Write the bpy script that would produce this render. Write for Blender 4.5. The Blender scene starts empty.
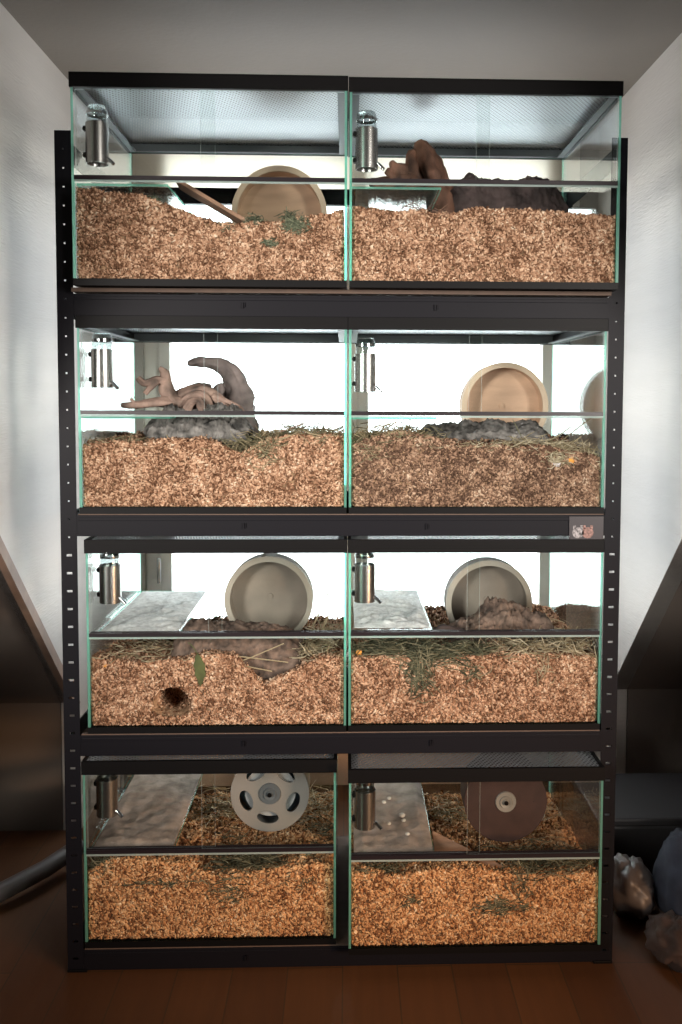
import bpy, bmesh, math, random
import numpy as np
from mathutils import Vector, Matrix, noise
random.seed(7)
S = bpy.context.scene
C = S.collection
PI = math.pi

# ------------------------------------------------------------------ materials
def newmat(name):
    m = bpy.data.materials.new(name); m.use_nodes = True
    nt = m.node_tree; nt.nodes.clear()
    out = nt.nodes.new('ShaderNodeOutputMaterial')
    return m, nt, out

def N(nt, kind, **kw):
    n = nt.nodes.new(kind)
    for k, v in kw.items():
        if k in n.inputs.keys(): n.inputs[k].default_value = v
        else: setattr(n, k, v)
    return n

def ramp(nt, stops):
    r = nt.nodes.new('ShaderNodeValToRGB')
    e = r.color_ramp.elements
    while len(e) < len(stops): e.new(0.5)
    for i, (p, c) in enumerate(stops):
        e[i].position = p; e[i].color = (*c, 1)
    return r

def basic(name, col, rough=.5, metal=0, noise_scale=None, amt=.12, bump=0, bump_scale=None, stretch=(1, 1, 1), spec=None):
    m, nt, out = newmat(name)
    b = N(nt, 'ShaderNodeBsdfPrincipled', Roughness=rough, Metallic=metal)
    b.inputs['Base Color'].default_value = (*col, 1)
    if spec is not None: b.inputs['Specular IOR Level'].default_value = spec
    tc = N(nt, 'ShaderNodeTexCoord'); mp = N(nt, 'ShaderNodeMapping')
    mp.inputs['Scale'].default_value = stretch
    nt.links.new(tc.outputs['Object'], mp.inputs[0])
    if noise_scale:
        t = N(nt, 'ShaderNodeTexNoise', Scale=noise_scale, Detail=5.0)
        nt.links.new(mp.outputs[0], t.inputs['Vector'])
        lo = tuple(max(0, c * (1 - amt)) for c in col); hi = tuple(min(1, c * (1 + amt)) for c in col)
        r = ramp(nt, [(.3, lo), (.7, hi)])
        nt.links.new(t.outputs[0], r.inputs[0]); nt.links.new(r.outputs[0], b.inputs['Base Color'])
    if bump:
        t2 = N(nt, 'ShaderNodeTexNoise', Scale=bump_scale or 60, Detail=4.0)
        nt.links.new(mp.outputs[0], t2.inputs['Vector'])
        bp = N(nt, 'ShaderNodeBump', Strength=bump, Distance=.004)
        nt.links.new(t2.outputs[0], bp.inputs['Height']); nt.links.new(bp.outputs[0], b.inputs['Normal'])
    nt.links.new(b.outputs[0], out.inputs[0])
    return m

def island(name, stops, rough=.85, transl=0.0, patch=0):
    """each separate chip or blade takes its own colour"""
    m, nt, out = newmat(name)
    g = N(nt, 'ShaderNodeNewGeometry'); r = ramp(nt, stops)
    if patch:
        tc = N(nt, 'ShaderNodeTexCoord'); tn = N(nt, 'ShaderNodeTexNoise', Scale=26.0, Detail=3.0, Roughness=.6)
        mr = N(nt, 'ShaderNodeMapRange'); mr.inputs['From Min'].default_value = .36; mr.inputs['From Max'].default_value = .62
        mr.inputs['To Min'].default_value = -patch; mr.inputs['To Max'].default_value = .04
        ad = N(nt, 'ShaderNodeMath', operation='ADD', use_clamp=True)
        nt.links.new(tc.outputs['Object'], tn.inputs['Vector']); nt.links.new(tn.outputs[0], mr.inputs[0])
        nt.links.new(mr.outputs[0], ad.inputs[0]); nt.links.new(g.outputs['Random Per Island'], ad.inputs[1]); nt.links.new(ad.outputs[0], r.inputs[0])
    else: nt.links.new(g.outputs['Random Per Island'], r.inputs[0])
    b = N(nt, 'ShaderNodeBsdfPrincipled', Roughness=rough)
    b.inputs['Specular IOR Level'].default_value = .2
    nt.links.new(r.outputs[0], b.inputs['Base Color'])
    if transl:
        t = N(nt, 'ShaderNodeBsdfTranslucent'); nt.links.new(r.outputs[0], t.inputs[0])
        mx = N(nt, 'ShaderNodeMixShader'); mx.inputs[0].default_value = transl
        nt.links.new(b.outputs[0], mx.inputs[1]); nt.links.new(t.outputs[0], mx.inputs[2])
        nt.links.new(mx.outputs[0], out.inputs[0])
    else:
        nt.links.new(b.outputs[0], out.inputs[0])
    return m

def glass_mat(name, tint, refl=1.0, rough=.01):
    m, nt, out = newmat(name)
    lw = N(nt, 'ShaderNodeLayerWeight'); lw.inputs[0].default_value = .5
    p = N(nt, 'ShaderNodeMath', operation='POWER'); p.inputs[1].default_value = 5
    a = N(nt, 'ShaderNodeMath', operation='MULTIPLY_ADD'); a.inputs[1].default_value = .9 * refl; a.inputs[2].default_value = .035 * refl
    nt.links.new(lw.outputs['Facing'], p.inputs[0]); nt.links.new(p.outputs[0], a.inputs[0])
    t = N(nt, 'ShaderNodeBsdfTransparent'); t.inputs[0].default_value = (*tint, 1)
    g = N(nt, 'ShaderNodeBsdfGlossy', Roughness=rough)
    mx = N(nt, 'ShaderNodeMixShader')
    nt.links.new(a.outputs[0], mx.inputs[0]); nt.links.new(t.outputs[0], mx.inputs[1]); nt.links.new(g.outputs[0], mx.inputs[2])
    nt.links.new(mx.outputs[0], out.inputs[0])
    return m

def edge_mat(name, c1, c2, c3):
    m, nt, out = newmat(name)
    d = N(nt, 'ShaderNodeBsdfDiffuse'); d.inputs[0].default_value = (*c1, 1)
    t = N(nt, 'ShaderNodeBsdfTranslucent'); t.inputs[0].default_value = (*c2, 1)
    g = N(nt, 'ShaderNodeBsdfGlossy', Roughness=.15)
    tr = N(nt, 'ShaderNodeBsdfTransparent'); tr.inputs[0].default_value = (*c3, 1)
    a = N(nt, 'ShaderNodeMixShader'); a.inputs[0].default_value = .6
    b = N(nt, 'ShaderNodeMixShader'); b.inputs[0].default_value = .12
    c = N(nt, 'ShaderNodeMixShader'); c.inputs[0].default_value = .45
    nt.links.new(d.outputs[0], a.inputs[1]); nt.links.new(t.outputs[0], a.inputs[2])
    nt.links.new(a.outputs[0], b.inputs[1]); nt.links.new(g.outputs[0], b.inputs[2])
    nt.links.new(b.outputs[0], c.inputs[1]); nt.links.new(tr.outputs[0], c.inputs[2])
    nt.links.new(c.outputs[0], out.inputs[0])
    return m

def mesh_mat():
    """fine woven wire with real see-through openings"""
    m, nt, out = newmat('wire_mesh')
    tc = N(nt, 'ShaderNodeTexCoord'); mp = N(nt, 'ShaderNodeMapping')
    mp.inputs['Rotation'].default_value = (0, 0, math.radians(32))
    nt.links.new(tc.outputs['Object'], mp.inputs[0])
    sx = N(nt, 'ShaderNodeSeparateXYZ'); nt.links.new(mp.outputs[0], sx.inputs[0])
    res = []
    for k in (0, 1):
        a = N(nt, 'ShaderNodeMath', operation='MULTIPLY'); a.inputs[1].default_value = 2 * PI / .0085
        s = N(nt, 'ShaderNodeMath', operation='SINE')
        g = N(nt, 'ShaderNodeMath', operation='LESS_THAN'); g.inputs[1].default_value = .35
        nt.links.new(sx.outputs[k], a.inputs[0]); nt.links.new(a.outputs[0], s.inputs[0]); nt.links.new(s.outputs[0], g.inputs[0])
        res.append(g)
    h = N(nt, 'ShaderNodeMath', operation='MULTIPLY')
    nt.links.new(res[0].outputs[0], h.inputs[0]); nt.links.new(res[1].outputs[0], h.inputs[1])
    b = N(nt, 'ShaderNodeBsdfPrincipled', Roughness=.4, Metallic=.75)
    b.inputs['Base Color'].default_value = (.50, .53, .56, 1)
    t = N(nt, 'ShaderNodeBsdfTransparent')
    mx = N(nt, 'ShaderNodeMixShader')
    nt.links.new(h.outputs[0], mx.inputs[0]); nt.links.new(b.outputs[0], mx.inputs[1]); nt.links.new(t.outputs[0], mx.inputs[2])
    nt.links.new(mx.outputs[0], out.inputs[0])
    return m

def floor_mat():
    m, nt, out = newmat('wood_floor')
    tc = N(nt, 'ShaderNodeTexCoord')
    br = N(nt, 'ShaderNodeTexBrick', Scale=1.0)
    br.inputs['Brick Width'].default_value = 1.1; br.inputs['Row Height'].default_value = .12
    br.inputs['Mortar Size'].default_value = .0015
    br.inputs['Color1'].default_value = (.12, .044, .011, 1); br.inputs['Color2'].default_value = (.095, .034, .009, 1)
    br.inputs['Mortar'].default_value = (.06, .03, .01, 1)
    mp = N(nt, 'ShaderNodeMapping'); mp.inputs['Rotation'].default_value = (0, 0, PI / 2)
    nt.links.new(tc.outputs['Object'], mp.inputs[0]); nt.links.new(mp.outputs[0], br.inputs['Vector'])
    mp2 = N(nt, 'ShaderNodeMapping'); mp2.inputs['Scale'].default_value = (30, 2, 1)
    t = N(nt, 'ShaderNodeTexNoise', Scale=2.0, Detail=6.0)
    nt.links.new(tc.outputs['Object'], mp2.inputs[0]); nt.links.new(mp2.outputs[0], t.inputs['Vector'])
    mx = N(nt, 'ShaderNodeMix', data_type='RGBA', blend_type='MULTIPLY'); mx.inputs[0].default_value = .35
    nt.links.new(br.outputs[0], mx.inputs[6]); nt.links.new(t.outputs[0], mx.inputs[7])
    b = N(nt, 'ShaderNodeBsdfPrincipled', Roughness=.6)
    nt.links.new(mx.outputs[2], b.inputs['Base Color']); nt.links.new(b.outputs[0], out.inputs[0])
    return m

def fabric_blind():
    m, nt, out = newmat('blind_fabric')
    d = N(nt, 'ShaderNodeBsdfDiffuse'); d.inputs[0].default_value = (.82, .78, .72, 1)
    t = N(nt, 'ShaderNodeBsdfTranslucent'); t.inputs[0].default_value = (.84, .80, .745, 1)
    mx = N(nt, 'ShaderNodeMixShader'); mx.inputs[0].default_value = .7
    nt.links.new(d.outputs[0], mx.inputs[1]); nt.links.new(t.outputs[0], mx.inputs[2]); nt.links.new(mx.outputs[0], out.inputs[0])
    return m

def steel(name):
    m, nt, out = newmat(name)
    b = N(nt, 'ShaderNodeBsdfPrincipled', Roughness=.27, Metallic=1.0)
    b.inputs['Base Color'].default_value = (.50, .48, .47, 1)
    tc = N(nt, 'ShaderNodeTexCoord'); mp = N(nt, 'ShaderNodeMapping'); mp.inputs['Scale'].default_value = (3, 3, 400)
    t = N(nt, 'ShaderNodeTexNoise', Scale=3.0)
    nt.links.new(tc.outputs['Object'], mp.inputs[0]); nt.links.new(mp.outputs[0], t.inputs['Vector'])
    bp = N(nt, 'ShaderNodeBump', Strength=.06, Distance=.001)
    nt.links.new(t.outputs[0], bp.inputs['Height']); nt.links.new(bp.outputs[0], b.inputs['Normal'])
    nt.links.new(b.outputs[0], out.inputs[0])
    return m

M = dict(
    black=basic('black_powder_coat', (.005, .0048, .007), .5, spec=.16),
    plastic=basic('black_plastic', (.003, .0028, .003), .5, spec=.15),
    rail=basic('dark_rail', (.012, .008, .010), .35),
    glass=glass_mat('clear_glass', (.978, .992, .986)),
    flask=glass_mat('flask_glass', (.80, .84, .84), 2.5, .05),
    winglass=glass_mat('window_glass', (.98, .99, .99)),
    edge=edge_mat('glass_cut_edge', (.30, .72, .58), (.38, .95, .76), (.45, .92, .75)),
    edgepale=edge_mat('polished_edge', (.62, .70, .68), (.80, .92, .88), (.86, .96, .93)),
    ledge=basic('lit_lid_profile', (.085, .10, .108), .5),  # light on the black lid's inside put into this grey
    wire=mesh_mat(),
    steel=steel('brushed_steel'),
    chrome=basic('chrome', (.6, .6, .62), .15, 1),
    mdf=basic('raw_mdf', (.085, .055, .04), .8, noise_scale=40),
    board=basic('pale_fibreboard', (.66, .43, .29), .85, noise_scale=8, amt=.12),
    wheelwood=basic('birch_plywood', (.52, .345, .235), .6, noise_scale=9, amt=.16, stretch=(1, 1, 4)),
    wheelbacklit=basic('backlit_plywood', (.20, .17, .14), .7, noise_scale=12, amt=.18),  # backlit shade put into the plywood colour
    wheelrim=basic('plywood_rim', (.50, .39, .285), .6, noise_scale=14, amt=.10),
    rimbacklit=basic('backlit_plywood_rim', (.34, .31, .26), .65, noise_scale=14, amt=.1),  # same backlit grey put into the rim
    wheelplastic=basic('pale_grey_plastic', (.235, .22, .205), .4),
    wheelinner=basic('milky_plastic', (.34, .35, .36), .4),
    wheelblue=basic('blue_plastic', (.16, .30, .42), .4),
    hubgrey=basic('grey_plastic_hub', (.10, .11, .12), .4),
    wheelbrown=basic('dark_brown_cork', (.038, .018, .015), .55, noise_scale=30, amt=.2),
    hubpale=basic('pale_hub', (.20, .18, .155), .5),
    drift=basic('driftwood_brown', (.13, .062, .040), .8, noise_scale=30, amt=.8, bump=.8, bump_scale=60, stretch=(1, 1, .35)),
    driftpale=basic('driftwood_pale', (.20, .13, .105), .75, noise_scale=30, amt=.75, bump=.6, bump_scale=50),
    horn=basic('grey_root_wood', (.15, .118, .112), .7, noise_scale=24, amt=.5, bump=.6, bump_scale=50),
    bark=basic('cork_bark', (.12, .080, .062), .9, noise_scale=40, amt=.8, bump=1.0, bump_scale=70),
    barkgrey=basic('grey_bark', (.13, .118, .112), .9, noise_scale=45, amt=.85, bump=1.0, bump_scale=60),
    barkdark=basic('dark_bark', (.075, .052, .050), .85, noise_scale=20, amt=.5, bump=.9, bump_scale=50),
    plank=basic('wooden_ramp', (.30, .17, .11), .7, noise_scale=14, amt=.3, stretch=(1, 6, 1)),
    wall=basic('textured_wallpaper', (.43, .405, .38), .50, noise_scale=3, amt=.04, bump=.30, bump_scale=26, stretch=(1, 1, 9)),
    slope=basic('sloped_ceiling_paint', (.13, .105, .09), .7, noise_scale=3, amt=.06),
    ceil=basic('vignetted_ceiling', (.15, .125, .102), .7, noise_scale=3, amt=.05, bump=.15, bump_scale=80),  # vignette darkening put into the colour of a paler ceiling
    white=basic('white_window_paint', (.82, .80, .76), .35),
    trim=basic('brown_trim', (.20, .13, .095), .55, noise_scale=8, amt=.12, stretch=(1, 4, 4)),
    floor=floor_mat(),
    blind=fabric_blind(),
    core=basic('bedding_core', (.30, .18, .105), .95, noise_scale=120, amt=.5, bump=1.0, bump_scale=160),
    chip=island('wood_granulate', [(0, (.16, .075, .042)), (.22, (.36, .19, .115)), (.6, (.58, .345, .225)), (.88, (.74, .49, .34)), (1, (.84, .66, .50))], transl=.12, patch=.34),
    chipdull=island('dull_wood_granulate', [(0, (.11, .06, .04)), (.3, (.26, .15, .10)), (.65, (.44, .27, .18)), (.9, (.56, .38, .27)), (1, (.66, .50, .38))], transl=.10, patch=.5),  # duller, browner chip colours
    chipwarmlit=island('warm_lit_granulate', [(0, (.17, .07, .032)), (.2, (.46, .21, .09)), (.55, (.68, .37, .18)), (.88, (.84, .53, .29)), (1, (.90, .68, .46))], transl=.12, patch=.26),  # warm lamp tint put into the chip colours
    hay=island('meadow_hay', [(0, (.11, .10, .06)), (.35, (.26, .23, .14)), (.7, (.42, .34, .21)), (1, (.62, .50, .33))], transl=.42),
    haydark=island('green_hay', [(0, (.055, .06, .04)), (.4, (.14, .14, .09)), (.75, (.27, .25, .16)), (1, (.46, .40, .27))], transl=.38),
    straw=island('pale_straw', [(0, (.34, .28, .18)), (.5, (.58, .48, .32)), (1, (.86, .77, .60))], transl=.45),
    herb=island('dried_herbs', [(0, (.05, .06, .04)), (.6, (.13, .14, .09)), (1, (.22, .22, .15))]),
    twig=island('reddish_twigs', [(0, (.12, .06, .045)), (1, (.34, .20, .14))]),
    sand=basic('bath_sand_pale', (.74, .75, .75), .95, noise_scale=90, amt=.22, bump=.4, bump_scale=160),
    sanddark=basic('bath_sand_grey', (.34, .27, .225), .95, noise_scale=30, amt=.3, bump=.4, bump_scale=160),
    leaf=basic('dried_green_leaf', (.075, .085, .025), .7, noise_scale=40, amt=.3),
    orange=basic('orange_food', (.60, .25, .04), .7, noise_scale=60, amt=.2),
    pale=basic('pale_scrap', (.55, .50, .52), .8),
    pebble=basic('pale_pebble', (.60, .57, .52), .6, noise_scale=50),
    card=basic('dark_card', (.05, .045, .048), .3),
    fur1=basic('grey_print', (.22, .20, .20), .4, noise_scale=220, amt=.8),
    fur2=basic('russet_print', (.22, .12, .10), .4, noise_scale=220, amt=.6),
    bag=basic('black_bag', (.008, .008, .009), .45, noise_scale=4),
    boxm=basic('dark_storage_box', (.022, .020, .021), .5),
    cloth=basic('blue_grey_cloth', (.022, .027, .042), .9, noise_scale=20, amt=.3),
    plasticbag=basic('pale_plastic_bag', (.12, .105, .10), .4, noise_scale=12, amt=.3),
    browncloth=basic('brown_cloth', (.045, .025, .018), .9, noise_scale=12, amt=.3),
    streak=basic('grey_streak', (.10, .085, .08), .5),
)

# ------------------------------------------------------------------ mesh helpers
class MB:
    def __init__(s): s.v = []; s.f = []; s.m = []; s.smooth = []
    def add(s, vs, fs, mi=0, sm=False):
        o = len(s.v); s.v += [tuple(v) for v in vs]
        for k, f in enumerate(fs):
            s.f.append(tuple(i + o for i in f)); s.m.append(mi[k] if isinstance(mi, (list, tuple)) else mi); s.smooth.append(sm)
    def box(s, a, b, mi=0):
        x0, y0, z0 = a; x1, y1, z1 = b
        vs = [(x0, y0, z0), (x1, y0, z0), (x1, y1, z0), (x0, y1, z0), (x0, y0, z1), (x1, y0, z1), (x1, y1, z1), (x0, y1, z1)]
        s.add(vs, [(0, 3, 2, 1), (4, 5, 6, 7), (0, 1, 5, 4), (1, 2, 6, 5), (2, 3, 7, 6), (3, 0, 4, 7)], mi)
    def pane(s, a, b):
        """glass box: the two largest faces are glass, the other four the cut edge (index 1)"""
        d = [b[i] - a[i] for i in range(3)]; t = d.index(min(d))
        mi = [0 if t == 2 else 1, 0 if t == 2 else 1, 0 if t == 1 else 1, 0 if t == 0 else 1, 0 if t == 1 else 1, 0 if t == 0 else 1]
        s.box(a, b, mi)
    def tube(s, pts, rad, n=8, jit=0, seed=0, mi=0, flat=1):
        pts = [Vector(p) for p in pts]
        if not isinstance(rad, (list, tuple)): rad = [rad] * len(pts)
        vs = []; up = Vector((0.13, .31, .94)).normalized(); prev = None
        for i, p in enumerate(pts):
            d = (pts[min(i + 1, len(pts) - 1)] - pts[max(i - 1, 0)]).normalized()
            a = d.cross(up) if prev is None else d.cross(prev.cross(d))
            if a.length < 1e-4: a = d.orthogonal()
            if prev is not None: a = (prev - d * prev.dot(d))
            a.normalize(); prev = a; b = d.cross(a)
            for k in range(n):
                an = 2 * PI * k / n
                r = rad[i]
                if jit:
                    r *= 1 + jit * noise.noise(p * 28 + Vector((math.cos(an) * 1.3, math.sin(an) * 1.3, seed)))
                    if n >= 12: r *= 1 + .22 * noise.noise(Vector((math.cos(an) * 4.5, math.sin(an) * 4.5, seed * 1.7 + p.length * 9))) + .12 * noise.noise(p * 110 + Vector((an * 2, 0, seed)))
                vs.append(p + (a * math.cos(an) + b * math.sin(an) * flat) * r)
        fs = []
        for i in range(len(pts) - 1):
            for k in range(n):
                fs.append((i * n + k, i * n + (k + 1) % n, (i + 1) * n + (k + 1) % n, (i + 1) * n + k))
        fs.append(tuple(range(n - 1, -1, -1))); fs.append(tuple((len(pts) - 1) * n + k for k in range(n)))
        s.add(vs, fs, mi, True)
    def lathe(s, prof, n=48, axis='Z', o=(0, 0, 0), mi=0, sm=True, close=False):
        vs = []
        for r, h in prof:
            for k in range(n):
                a = 2 * PI * k / n; c, q = math.cos(a) * r, math.sin(a) * r
                if axis == 'Z': v = (c, q, h)
                elif axis == 'Y': v = (c, h, q)
                else: v = (h, c, q)
                vs.append((v[0] + o[0], v[1] + o[1], v[2] + o[2]))
        fs = []; L = len(prof)
        for i in range(L if close else L - 1):
            j = (i + 1) % L
            for k in range(n):
                fs.append((i * n + k, i * n + (k + 1) % n, j * n + (k + 1) % n, j * n + k))
        s.add(vs, fs, mi, sm)
    def build(s, name, mats, parent=None, bevel=0, sharp=True):
        me = bpy.data.meshes.new(name); me.from_pydata(s.v, [], s.f); me.update()
        if not isinstance(mats, (list, tuple)): mats = [mats]
        for m in mats: me.materials.append(m)
        me.polygons.foreach_set('material_index', s.m)
        me.polygons.foreach_set('use_smooth', s.smooth)
        bm = bmesh.new(); bm.from_mesh(me); bmesh.ops.recalc_face_normals(bm, faces=bm.faces); bm.to_mesh(me); bm.free()
        if any(s.smooth) and sharp: me.set_sharp_from_angle(angle=math.radians(40))
        o = bpy.data.objects.new(name, me); C.objects.link(o)
        if parent: o.parent = parent; o.location = -Vector(parent.location) if parent.location.length else (0, 0, 0)
        if parent and parent.parent: o.location = -Vector(parent.location) - Vector(parent.parent.location)
        if bevel:
            b = o.modifiers.new('bevel', 'BEVEL'); b.width = bevel; b.segments = 2; b.limit_method = 'ANGLE'
        return o

def tag(o, label=None, cat=None, group=None, kind=None):
    if label: o['label'] = label
    if cat: o['category'] = cat
    if group: o['group'] = group
    if kind: o['kind'] = kind
    return o
def empty(name, loc, label, cat, group=None):
    o = bpy.data.objects.new(name, None); C.objects.link(o); o.location = loc; o.empty_display_size = .05
    return tag(o, label, cat, group)
def struct(mb, name, mat, label=None, cat=None, bevel=0):
    o = mb.build(name, mat, bevel=bevel); o['kind'] = 'structure'
    tag(o, label, cat); return o
def copy_tree(o, parent=None):
    c = o.copy(); C.objects.link(c)
    if parent: c.parent = parent
    for ch in list(o.children): copy_tree(ch, c)
    return c

# ------------------------------------------------------------------ the attic room
XL, XR, YB, ZC = -.76, .80, .95, 2.12
RX, RY = 3.0, -4.2
SL, SR = 1.025, 1.10          # roof slopes: y + z = S
KL, KR = .65, .72             # knee walls
def prism_x(poly, x0, x1, mi=0):
    mb = MB(); n = len(poly)
    vs = [(x0, y, z) for y, z in poly] + [(x1, y, z) for y, z in poly]
    fs = [tuple(range(n)), tuple(range(2 * n - 1, n - 1, -1))] + [(i, (i + 1) % n, n + (i + 1) % n, n + i) for i in range(n)]
    mb.add(vs, fs, mi); return mb
mb = MB(); mb.box((-RX - .1, RY - .1, -.06), (RX + .1, YB + .1, 0)); struct(mb, 'floor', M['floor'], 'orange brown wooden floor under the rack', 'floor')
mb = MB(); mb.box((-RX - .1, RY - .1, ZC), (RX + .1, YB + .1, ZC + .06)); struct(mb, 'ceiling', M['ceil'], 'dim beige flat ceiling above the rack', 'ceiling')
struct(prism_x([(SL - ZC, ZC), (YB, ZC), (YB, 0), (KL, 0), (KL, SL - KL)], XL - .05, XL), 'wall_left', M['wall'], 'pale wallpapered side wall of the window niche, left of the rack', 'wall')
struct(prism_x([(SR - ZC, ZC), (YB, ZC), (YB, 0), (KR, 0), (KR, SR - KR)], XR, XR + .05), 'wall_right', M['wall'], 'pale wallpapered side wall of the window niche, right of the rack', 'wall')
# sloped roof sides with their knee walls
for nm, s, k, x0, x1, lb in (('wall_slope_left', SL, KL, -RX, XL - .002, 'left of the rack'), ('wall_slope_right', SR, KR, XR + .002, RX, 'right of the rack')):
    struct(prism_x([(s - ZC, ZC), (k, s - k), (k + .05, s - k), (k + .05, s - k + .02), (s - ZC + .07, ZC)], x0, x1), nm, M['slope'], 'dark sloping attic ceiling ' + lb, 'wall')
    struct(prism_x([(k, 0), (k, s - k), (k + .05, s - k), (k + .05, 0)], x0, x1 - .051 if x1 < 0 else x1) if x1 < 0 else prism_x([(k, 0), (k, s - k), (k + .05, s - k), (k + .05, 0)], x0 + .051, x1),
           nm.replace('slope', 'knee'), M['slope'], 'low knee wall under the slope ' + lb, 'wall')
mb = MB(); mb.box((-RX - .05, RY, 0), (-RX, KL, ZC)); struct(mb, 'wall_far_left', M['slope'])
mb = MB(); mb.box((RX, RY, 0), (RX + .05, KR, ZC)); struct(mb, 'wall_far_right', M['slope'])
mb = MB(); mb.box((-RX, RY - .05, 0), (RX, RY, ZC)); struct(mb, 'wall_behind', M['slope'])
# trim along the left edge of the niche
q = .034
struct(prism_x([(-.55, SL + .55 - .001), (KL - .004, SL - KL + .003), (KL - .004 - q, SL - KL + .003 - q * .2), (-.55 - q, SL + .55 - q * .2)], XL - .012, XL + .006),
       'trim_1', M['trim'], 'brown wooden strip along the sloping edge left of the rack', 'trim')
# back wall with the window opening
WX0, WX1, WZ0, WZ1 = -.635, .715, .44, 2.09
mb = MB()
mb.box((XL - .05, YB, 0), (WX0, YB + .14, ZC)); mb.box((WX1, YB, 0), (XR + .05, YB + .14, ZC))
mb.box((WX0, YB, 0), (WX1, YB + .14, WZ0)); mb.box((WX0, YB, WZ1), (WX1, YB + .14, ZC))
struct(mb, 'wall_back', M['wall'], 'pale wall around the window behind the rack', 'wall')
wf = MB()
t = .05
wf.box((WX0, YB + .02, WZ0), (WX0 + t, YB + .09, WZ1)); wf.box((WX1 - t, YB + .02, WZ0), (WX1, YB + .09, WZ1))
wf.box((WX0 + t, YB + .02, WZ0), (WX1 - t, YB + .09, WZ0 + .05)); wf.box((WX0 + t, YB + .02, WZ1 - t), (WX1 - t, YB + .09, WZ1))
w = wf.build('window_1', M['white'], bevel=.003); tag(w, 'bright white framed window behind the rack', 'window', kind='structure')
sa = MB(); mid = (WX0 + WX1) / 2
for a, b in ((WX0 + t, mid), (mid, WX1 - t)):
    sa.box((a, YB + .0, WZ0 + .05), (a + .035, YB + .05, WZ1 - t)); sa.box((b - .035, YB + .0, WZ0 + .05), (b, YB + .05, WZ1 - t))
    sa.box((a + .035, YB + .0, WZ0 + .05), (b - .035, YB + .05, WZ0 + .09)); sa.box((a + .035, YB + .0, WZ1 - t - .04), (b - .035, YB + .05, WZ1 - t))
sa.build('window_sash', M['white'], w, bevel=.003)
g = MB(); g.box((WX0 + t, YB + .03, WZ0 + .09), (WX1 - t, YB + .034, WZ1 - t - .04)); g.build('window_glass', M['winglass'], w)
h = MB()
for z in (.70, 1.72): h.tube([(WX0 + t - .004, YB - .006, z - .04), (WX0 + t - .004, YB - .006, z + .04)], .007, 10)
h.build('window_hinge', M['chrome'], w)
sl = MB(); sl.box((WX0 - .03, YB - .035, WZ0 - .03), (WX1 + .03, YB - .0005, WZ0 - .006)); struct(sl, 'trim_2', M['white'], 'white window sill board behind the rack', 'sill', bevel=.004)
bl = empty('roller_blind', (0, YB - .03, 2.05), 'cream roller blind across the top of the window', 'blind')
b1 = MB(); b1.box((WX0 - .02, YB - .018, 1.865), (WX1 + .02, YB - .016, 2.075)); b1.build('blind_fabric', M['blind'], bl)
b2 = MB(); b2.tube([(WX0 - .02, YB - .03, 2.085), (WX1 + .02, YB - .03, 2.085)], .018, 16); b2.build('blind_roller', M['white'], bl)
b3 = MB(); b3.box((WX0 - .02, YB - .024, 1.855), (WX1 + .02, YB - .010, 1.869)); b3.build('bottom_bar', M['white'], bl)

# ------------------------------------------------------------------ rack
RW0, RW1, RD = -.598, .598, .50
PI0, PI1 = -.564, .565
rack = empty('shelving_rack', (0, .25, 0), 'tall black metal shelving rack with slotted corner posts carrying eight glass tanks', 'shelf rack')
def post(x_out, sx, yf, sy):
    mb = MB(); wv = .034; t = .002; H = 1.8
    xa, xb = x_out, x_out + sx * wv
    def bx(x0, x1, y0, y1, z0, z1):
        mb.box((min(x0, x1), min(y0, y1), z0), (max(x0, x1), max(y0, y1), z1))
    z = 0; pitch = .0385; k = 0
    h0, h1 = x_out + sx * .011, x_out + sx * .023
    zz = .03
    cuts = []
    g0, g1 = h0, h1
    while zz < H - .02:
        cuts.append(zz); zz += pitch
    last = 0
    for c in cuts:
        hh = .0025 if c < .95 else .0018
        if c > .95: h0, h1 = x_out + sx * .0155, x_out + sx * .0195
        bx(xa, xb, yf, yf + sy * t, last, c - hh)
        bx(xa, h0, yf, yf + sy * t, c - hh, c + hh); bx(h1, xb, yf, yf + sy * t, c - hh, c + hh)
        last = c + hh
    bx(xa, xb, yf, yf + sy * t, last, H)
    bx(xa, xa + sx * t, yf + sy * t, yf + sy * wv, 0, H)
    return mb.build('post', M['black'], rack)
post(RW0, 1, 0, 1); post(RW1, -1, 0, 1); post(RW0, 1, RD, -1); post(RW1, -1, RD, -1)
for x in (RW0, RW1 - .042):
    for y in (-.003, RD - .039):
        f = MB(); f.box((x, y, .0), (x + .042, y + .042, .006)); f.box((x + .004 , y + .004, .006), (x + .038, y + .038, .012)); f.build('foot', M['plastic'], rack, bevel=.001)
BH = .045
beams = [1.466, 1.001, .525, .048]
def beam_x(y, sy, zt, hh=BH, x0=PI0, x1=PI1):
    mb = MB()
    ya, yb = sorted((y, y + sy * .003)); mb.box((x0, ya, zt - hh), (x1, yb, zt))
    ya, yb = sorted((y + sy * .003, y + sy * .022)); mb.box((x0, ya, zt - hh), (x1, yb, zt - hh + .002))
    # pressed ridge along the face
    ya, yb = sorted((y, y - sy * .0015)); mb.box((x0 + .004, ya, zt - .012), (x1 - .004, yb, zt - .005))
    return mb.build('beam', M['black'], rack, bevel=.0008)
for zt in beams:
    beam_x(0.0, 1, zt); beam_x(RD, -1, zt)
    for x, s in ((RW0, 1), (RW1, -1)):
        mb = MB(); xs = sorted((x + s * .003, x + s * .006)); mb.box((xs[0], .036, zt - BH), (xs[1], RD - .036, zt)); mb.build('side_beam', M['black'], rack)
for x, s in ((RW0, 1), (RW1, -1)):
    mb = MB(); xs = sorted((x + s * .003, x + s * .006)); mb.box((xs[0], .005, 1.755), (xs[1], RD - .005, 1.8)); mb.build('side_beam', M['black'], rack)
beam_x(RD, -1, 1.8)
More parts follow.
